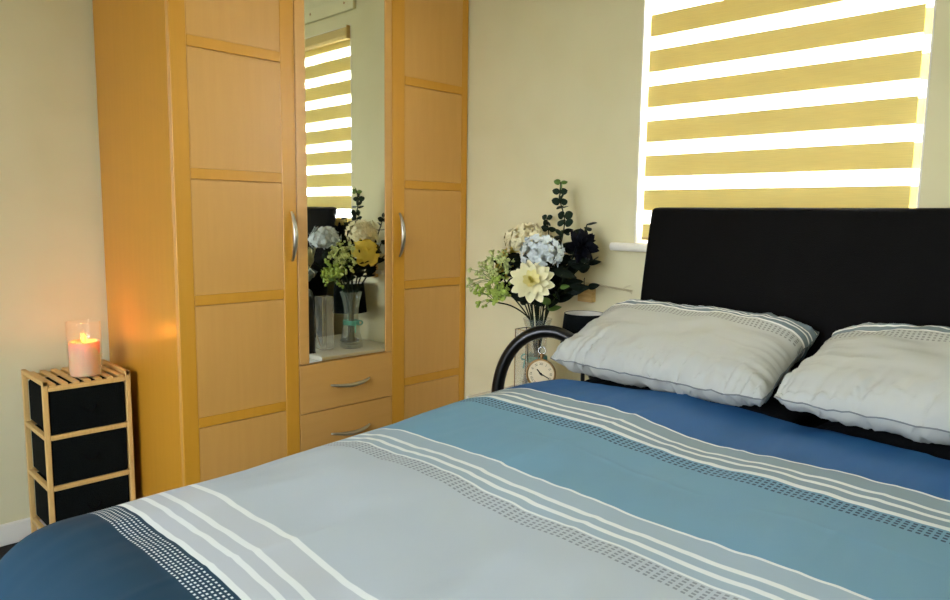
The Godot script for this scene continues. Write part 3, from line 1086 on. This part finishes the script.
func hydrangea(label: String, head: Vector3, r: float, m: Material, k: int, count := 74) -> void:
	var o := flower("hydrangea", label, head)
	stem_of(o, head - Vector3(0, r * 0.5, 0), k)
	var st := begin()
	var src := leaf_mesh("round")
	for i in count:
		var y := 1.0 - 1.6 * (i + 0.5) / count
		var a := i * 2.39996
		var n := Vector3(sqrt(maxf(0, 1 - y * y)) * cos(a), y, sqrt(maxf(0, 1 - y * y)) * sin(a))
		n = (n + rand_dir() * 0.1).normalized()
		var c := head - o.position + Vector3(n.x, n.y * 0.82, n.z) * r * rng.randf_range(0.82, 1.08)
		var tilt := (n + rand_dir() * 0.35).normalized()
		var t := tilt.cross(rand_dir()).normalized()
		for q in 4:
			var d := t.rotated(tilt, q * PI / 2)
			var dd := (d + tilt * rng.randf_range(0.1, 0.5)).normalized()
			st.append_from(src, 0, Transform3D(aim(dd, tilt).scaled_local(Vector3.ONE * r * rng.randf_range(0.19, 0.25)), c))
	var f := put(o, "floret_cluster", st.commit(), m)
	f.set_meta("kind", "stuff")
	var core := []
	for i in 9:
		var t := -PI * 0.5 + PI * i / 8.0
		core.append(Vector2(maxf(0.0, cos(t)) * r * 0.6, sin(t) * r * 0.48))
	put(o, "flower_core", lathe(core, 18), m, Transform3D(Basis.IDENTITY, head - o.position))
	for q in 4:
		if k == 1 and q == 0:
			continue
		var a := q * 1.57 + k
		add_leaf(o, head + Vector3(cos(a) * r * 0.5, -r * 0.7, sin(a) * r * 0.5), Vector3(cos(a), -0.25, sin(a)), Vector3.UP + Vector3(0.5, 0, 0.6), r * 1.25, "leaf", M.leaf_dark)

func sprig(called: String, label: String, points: Array, k: int, m: Material, size: float, count: int, kind: String, tip: Material = null) -> void:
	var head: Vector3 = points[-1]
	var o := flower(called, label, head)
	var c := stem_path(points[0], k)
	var more := curve(points, 8)
	var path := []
	for p in c:
		path.append(p - o.position)
	for i in range(1, more.size()):
		path.append(more[i] - o.position)
	put(o, "stem", tube(path, 0.0026, 6), M.stem)
	for i in count:
		var t := float(i) / maxi(1, count - 1)
		var q := t * (more.size() - 1)
		var p: Vector3 = more[int(q)]
		var a := i * 1.7 + k
		var d := Vector3(cos(a), 0.25, sin(a))
		var mm: Material = tip if tip and t > 0.86 else m
		var face := Vector3(0.62, 0.45, 0.72) + rand_dir() * 0.55
		if i % 3 == 2:
			face = Vector3(-0.9, 0.4, 0.1) + rand_dir() * 0.4
		add_leaf(o, p, d, face, size * (1.0 - 0.45 * t), kind, mm)
		if kind == "round":
			add_leaf(o, p, Vector3(-d.x, d.y, -d.z), face + rand_dir() * 0.3, size * (1.0 - 0.45 * t) * 0.95, kind, mm)

func build_bouquet() -> void:
	# trumpet vase of clear glass with a ribbon
	var v := thing("glass_vase", "clear flared glass vase with a teal ribbon holding the bouquet", "vase", VASE)
	var outer := [Vector2(0, 0.0), Vector2(0.052, 0.0), Vector2(0.058, 0.006), Vector2(0.056, 0.03), Vector2(0.045, 0.09), Vector2(0.037, 0.15), Vector2(0.038, 0.20), Vector2(0.046, 0.25), Vector2(0.058, 0.288)]
	var inner := [Vector2(0.0565, 0.289), Vector2(0.044, 0.25), Vector2(0.0355, 0.20), Vector2(0.0345, 0.15), Vector2(0.042, 0.09), Vector2(0.052, 0.035), Vector2(0.05, 0.022), Vector2(0, 0.018)]
	put(v, "vase_body", lathe(outer + inner, 40), M.glass_tint)
	put(v, "ribbon", lathe([Vector2(0.0425, 0.12), Vector2(0.0428, 0.12), Vector2(0.0405, 0.142), Vector2(0.0398, 0.142)], 32), M.teal)
	for s in [-1.0, 1.0]:
		var loop := []
		for k in 13:
			var a := TAU * k / 12.0
			loop.append(Vector3(-0.044 - 0.006 * sin(a * 0.5), 0.131 + 0.011 * sin(a), s * (0.002 + 0.016 * (1.0 - cos(a)))))
		put(v, "bow_loop", tube(loop, 0.0035, 6), M.teal)
	put(v, "bow_tail", tube([Vector3(-0.044, 0.131, 0.002), Vector3(-0.052, 0.11, 0.012), Vector3(-0.056, 0.085, 0.014)], 0.0035, 6), M.teal)

	hydrangea("full cream hydrangea head at the top of the bouquet", Vector3(1.262, 1.18, 0.20), 0.08, M.petal_cream, 0)
	hydrangea("pale blue hydrangea head right above the white dahlia", Vector3(1.43, 1.145, 0.31), 0.078, M.petal_blue, 1)
	hydrangea("small pale blue hydrangea head on the wall side, seen in the mirror", Vector3(1.22, 1.10, 0.085), 0.055, M.petal_blue, 2, 46)
	# white dahlia: rings of single petals
	var dh := Vector3(1.44, 1.04, 0.378)
	var da := flower("dahlia", "creamy white dahlia with pointed petals facing the bed", dh)
	stem_of(da, dh - Vector3(0.01, 0.012, 0.01), 3)
	var face := Vector3(0.62, 0.3, 0.72).normalized()
	var sx := face.cross(Vector3.UP).normalized()
	var sy := sx.cross(face)
	for ringk in 4:
		var cnt: int = [13, 11, 8, 6][ringk]
		for i in cnt:
			var a: float = TAU * (i + 0.5 * ringk) / cnt + 0.2 * ringk
			var tilt: float = [0.05, 0.36, 0.72, 1.1][ringk] + rng.randf_range(-0.18, 0.18)
			a += rng.randf_range(-0.14, 0.14)
			var d := (sx * cos(a) + sy * sin(a)) * cos(tilt) + face * sin(tilt)
			add_leaf(da, dh + face * 0.006 * ringk, d, face, [0.082, 0.070, 0.052, 0.034][ringk] * rng.randf_range(0.92, 1.06), "petal", [M.petal_white, M.petal_white, M.petal_soft, M.petal_heart][ringk], "petal")
	# yellow rose towards the mirror
	var rh := Vector3(1.205, 1.085, 0.225)
	rose("rose", "open yellow rose on the wardrobe side of the bouquet", rh, Vector3(-0.85, 0.35, 0.25), 0.068, M.petal_yellow, 4)
	rose("rose", "dark navy rose at the headboard side of the bouquet", Vector3(1.50, 1.165, 0.165), Vector3(0.75, 0.3, 0.25), 0.07, M.petal_navy, 5, "leaf")
	# green flowering sprays
	var n := 0
	for c in [[Vector3(1.225, 1.085, 0.345), "lime green flower spray at the wardrobe side of the bouquet", 0.06], [Vector3(1.27, 1.0, 0.375), "lime green berry spray hanging below the rose", 0.05]]:
		spray(c[1], c[0], c[2], 6 + n)
		n += 1
	# eucalyptus and dark foliage
	sprig("eucalyptus_branch", "tall eucalyptus branch rising above the bouquet", [Vector3(1.385, 1.10, 0.165), Vector3(1.40, 1.25, 0.14), Vector3(1.375, 1.34, 0.14), Vector3(1.385, 1.405, 0.15)], 9, M.leaf_euc, 0.05, 12, "round", M.leaf_green)
	sprig("eucalyptus_branch", "shorter eucalyptus branch against the wall", [Vector3(1.31, 1.02, 0.14), Vector3(1.28, 1.18, 0.085), Vector3(1.255, 1.27, 0.07)], 10, M.leaf_euc, 0.05, 8, "round")
	var leafy := [
		[Vector3(1.42, 0.98, 0.20), Vector3(1.50, 1.08, 0.18), Vector3(1.56, 1.12, 0.17)],
		[Vector3(1.40, 0.95, 0.24), Vector3(1.49, 1.0, 0.22), Vector3(1.56, 1.02, 0.20)],
		[Vector3(1.38, 1.0, 0.20), Vector3(1.46, 1.13, 0.15), Vector3(1.50, 1.25, 0.13)],
		[Vector3(1.27, 0.98, 0.26), Vector3(1.21, 1.03, 0.27), Vector3(1.19, 1.14, 0.22)],
		[Vector3(1.34, 0.95, 0.27), Vector3(1.35, 1.01, 0.31), Vector3(1.33, 1.09, 0.30)],
		[Vector3(1.30, 0.96, 0.18), Vector3(1.24, 1.04, 0.15), Vector3(1.20, 1.13, 0.13)],
		[Vector3(1.41, 0.93, 0.25), Vector3(1.46, 0.97, 0.27), Vector3(1.49, 1.06, 0.25)],
		[Vector3(1.37, 0.98, 0.22), Vector3(1.41, 1.08, 0.22), Vector3(1.43, 1.22, 0.19)],
		[Vector3(1.40, 1.0, 0.19), Vector3(1.47, 1.10, 0.19), Vector3(1.48, 1.19, 0.17)]]
	var says := ["dark leafy twig reaching towards the headboard", "dark leafy twig drooping over the lamp", "dark leafy twig behind the navy rose", "dark leafy twig under the lime green spray", "dark leafy twig between the dahlia and the cream hydrangea", "dark leafy twig beside the yellow rose", "dark leafy twig below the blue hydrangea", "dark leafy twig at the heart of the bouquet", "dark leafy twig between the navy rose and the blue hydrangea"]
	for k in leafy.size():
		sprig("leafy_twig", says[k], leafy[k], 12 + k, M.leaf_dark if k != 6 else M.leaf_green, 0.082 if k != 6 else 0.06, 15 if k != 6 else 6, "leaf")

func rose(called: String, label: String, head: Vector3, face: Vector3, r: float, m: Material, k: int, kind := "rose") -> void:
	var o := flower(called, label, head)
	face = face.normalized()
	stem_of(o, head - face * 0.02, k)
	var sx := face.cross(Vector3.UP).normalized()
	var sy := sx.cross(face)
	for ringk in 5:
		var cnt: int = [6, 6, 5, 4, 3][ringk]
		for i in cnt:
			var a: float = TAU * (i + 0.4 * ringk) / cnt
			var tilt: float = [0.25, 0.55, 0.85, 1.1, 1.3][ringk]
			var d := (sx * cos(a) + sy * sin(a)) * cos(tilt) + face * sin(tilt)
			add_leaf(o, head + face * 0.004 * ringk + (sx * cos(a) + sy * sin(a)) * 0.004, d, face, r * [1.0, 0.92, 0.82, 0.7, 0.6][ringk], kind, m, "petal")
	for i in 3:
		var a := TAU * i / 3.0
		add_leaf(o, head - face * 0.015, (sx * cos(a) + sy * sin(a)) - face * 0.3, face, r * 0.9, "leaf", M.leaf_dark)

func spray(label: String, head: Vector3, r: float, k: int) -> void:
	var o := flower("flower_spray", label, head)
	stem_of(o, head - Vector3(0, r, 0), k, 0.0028)
	var st := begin()
	var sb := begin()
	var src := leaf_mesh("round")
	var ball := SphereMesh.new()
	ball.radius = 1.0
	ball.height = 2.0
	ball.radial_segments = 8
	ball.rings = 5
	var base := head - Vector3(0, r, 0)
	for i in 70:
		var d := rand_dir()
		var q := head + Vector3(d.x, d.y * 0.9, d.z) * r * rng.randf_range(0.55, 1.25)
		if i % 3 == 0:
			var dd := (q - base)
			var stalk := tube([base - o.position, base + dd * 0.5 + Vector3(0, 0.008, 0) - o.position, q - o.position], 0.0009, 4)
			st.append_from(stalk, 0, Transform3D.IDENTITY)
		sb.append_from(ball, 0, Transform3D(Basis.IDENTITY.scaled(Vector3.ONE * rng.randf_range(0.0045, 0.0075)), q - o.position))
		if i % 2 == 0:
			for p in 5:
				var e := rand_dir()
				sb.append_from(src, 0, Transform3D(aim(e, d).scaled_local(Vector3.ONE * 0.016), q - o.position))
	# trailing buds
	for i in 9:
		var a := rng.randf_range(2.4, 4.2)
		var q := head + Vector3(cos(a) * r * 1.7, rng.randf_range(-1.6, 0.3) * r, -sin(a) * r * 0.9 + 0.02)
		st.append_from(tube([base - o.position, base.lerp(q, 0.55) + Vector3(0, 0.012, 0) - o.position, q - o.position], 0.0009, 4), 0, Transform3D.IDENTITY)
		for p in 3:
			sb.append_from(ball, 0, Transform3D(Basis.IDENTITY.scaled(Vector3.ONE * 0.006), q + rand_dir() * 0.009 - o.position))
	var s1 := put(o, "stalks", st.commit(), M.leaf_green)
	s1.set_meta("kind", "stuff")
	var s2 := put(o, "bud_cluster", sb.commit(), M.petal_lime if k == 6 else M.bud_lime)
	s2.set_meta("kind", "stuff")

# ---------------------------------------------------------------- storage tower and candle
func build_tower() -> void:
	var xb := 0.08
	var xf := 0.36
	var za := 1.390
	var zb := 1.679
	var t := thing("storage_tower", "narrow bamboo storage tower with three black fabric drawers beside the wardrobe", "storage unit", Vector3.ZERO)
	var p := 0.017
	var top := 0.687
	for x in [xb, xf - p]:
		for z in [za, zb - p]:
			put(t, "post", span(Vector3(x, 0.0, z), Vector3(x + p, top - 0.001, z + p), 0.002), M.bamboo)
	for z in [za, zb - p]:
		for y in [top - 0.018, 0.474, 0.290, 0.10]:
			put(t, "side_rail", span(Vector3(xb + p * (0.0 if y > 0.6 else 1.0), y, z + 0.0005), Vector3(xf - p * (0.0 if y > 0.6 else 1.0), y + 0.017, z + p - 0.0005), 0.002), M.bamboo)
	for x in [xb, xf - p]:
		for y in [top - 0.038, 0.474, 0.290, 0.10]:
			put(t, "cross_rail", span(Vector3(x + 0.0005, y, za + p), Vector3(x + p - 0.0005, y + 0.017, zb - p), 0.002), M.bamboo)
	for k in 7:
		var z := za + p + 0.006 + k * (zb - za - 2 * p - 0.012 - 0.02) / 6.0
		put(t, "slat", span(Vector3(xb + 0.001, top - 0.021, z), Vector3(xf - 0.001, top - 0.013, z + 0.02), 0.0015), M.bamboo)
	var lv := [[0.4915, top - 0.040], [0.3075, 0.4725], [0.1175, 0.2885]]
	for r in lv:
		var d := put(t, "drawer", span(Vector3(xb + 0.008, r[0], za + p + 0.002), Vector3(xf - 0.006, r[1], zb - p - 0.002), 0.006), M.black_fabric)
		d.set_meta("label", "black fabric drawer box")
		var yc: float = (r[0] + r[1]) * 0.5
		var zc := (za + zb) * 0.5
		var tab := []
		for k in 9:
			var a := PI * k / 8.0
			tab.append(Vector3(xf - 0.005 + 0.010 * sin(a), yc + 0.01 - 0.018 * sin(a), zc - 0.022 * cos(a)))
		put(d, "pull_loop", tube(tab, 0.004, 6, 0.5), M.black_sheet)
	# side cloths fill the tower's sides
	var cy := top - 0.0128
	var c := Vector3(0.278, cy, 1.518)
	var cd := thing("pillar_candle", "lit pink wax pillar candle standing in the glass cylinder", "candle", c)
	var cr := 0.0505
	var wax := [Vector2(0, 0.003), Vector2(cr - 0.004, 0.003), Vector2(cr, 0.007), Vector2(cr, 0.122), Vector2(cr - 0.003, 0.127), Vector2(cr - 0.008, 0.127), Vector2(cr - 0.02, 0.116), Vector2(0.012, 0.112), Vector2(0, 0.112)]
	put(cd, "wax", lathe(wax, 40), M.wax)
	put(cd, "wick", tube([Vector3(0, 0.111, 0), Vector3(0.001, 0.124, 0)], 0.0015, 6), M.wick)
	put(cd, "flame", lathe([Vector2(0, 0.119), Vector2(0.005, 0.122), Vector2(0.0085, 0.130), Vector2(0.007, 0.140), Vector2(0.003, 0.150), Vector2(0, 0.156)], 16), M.flame)
	var l := OmniLight3D.new()
	l.name = "candle_flame_light"
	l.light_color = Color(1.0, 0.55, 0.2)
	l.light_energy = 0.02
	l.light_size = 0.01
	l.omni_range = 6.0
	l.omni_attenuation = 2.0
	l.shadow_enabled = true
	l.position = c + Vector3(0, 0.133, 0)
	add_child(l)
	var g := thing("glass_cylinder", "clear open glass cylinder around the lit candle on the storage tower", "candle holder", c)
	var R := 0.0575
	var gl := [Vector2(0, 0.0), Vector2(R - 0.002, 0.0), Vector2(R, 0.002), Vector2(R, 0.198), Vector2(R - 0.001, 0.1995), Vector2(R - 0.0025, 0.198), Vector2(R - 0.0025, 0.0028), Vector2(0, 0.0028)]
	put(g, "glass_wall", lathe(gl, 48), M.glass_clear)

func build_wall_things() -> void:
	# a wooden block on the wall with a loose wire
	var b := thing("wooden_block", "small pine block fixed to the wall behind the flowers", "wall block", Vector3(1.425, 0.973, 0.001))
	put(b, "block", span(Vector3(-0.034, -0.033, 0.0), Vector3(0.034, 0.033, 0.03), 0.002), M.pine)
	put(b, "ledge", span(Vector3(-0.09, -0.012, 0.0), Vector3(-0.0345, 0.006, 0.02), 0.002), M.cream)
	put(b, "hook", tube([Vector3(-0.01, 0.032, 0.02), Vector3(-0.011, 0.055, 0.02), Vector3(-0.013, 0.06, 0.014)], 0.002, 6), M.ink)
	var w := thing("loose_wire", "frayed pale wire running along the wall from the pine block", "wire", Vector3(1.46, 1.008, 0.004))
	for k in 2:
		var path := []
		for i in 34:
			var t := i / 33.0
			var a := t * 40.0 + k * PI
			path.append(Vector3(-0.045 + 0.215 * t, 0.006 - 0.016 * t + 0.003 * sin(a) * minf(1.0, t * 4.0), 0.006 + 0.0025 * cos(a)))
		put(w, "strand", tube(path, 0.0016, 5), M.wire)
	for q in [[Vector3(0.13, -0.004, 0.006), Vector3(0.165, 0.012, 0.012)], [Vector3(0.14, -0.005, 0.006), Vector3(0.172, -0.02, 0.01)]]:
		put(w, "loose_end", tube([q[0], q[0].lerp(q[1], 0.5) + Vector3(0, 0.003, 0.003), q[1]], 0.0011, 5), M.wire)
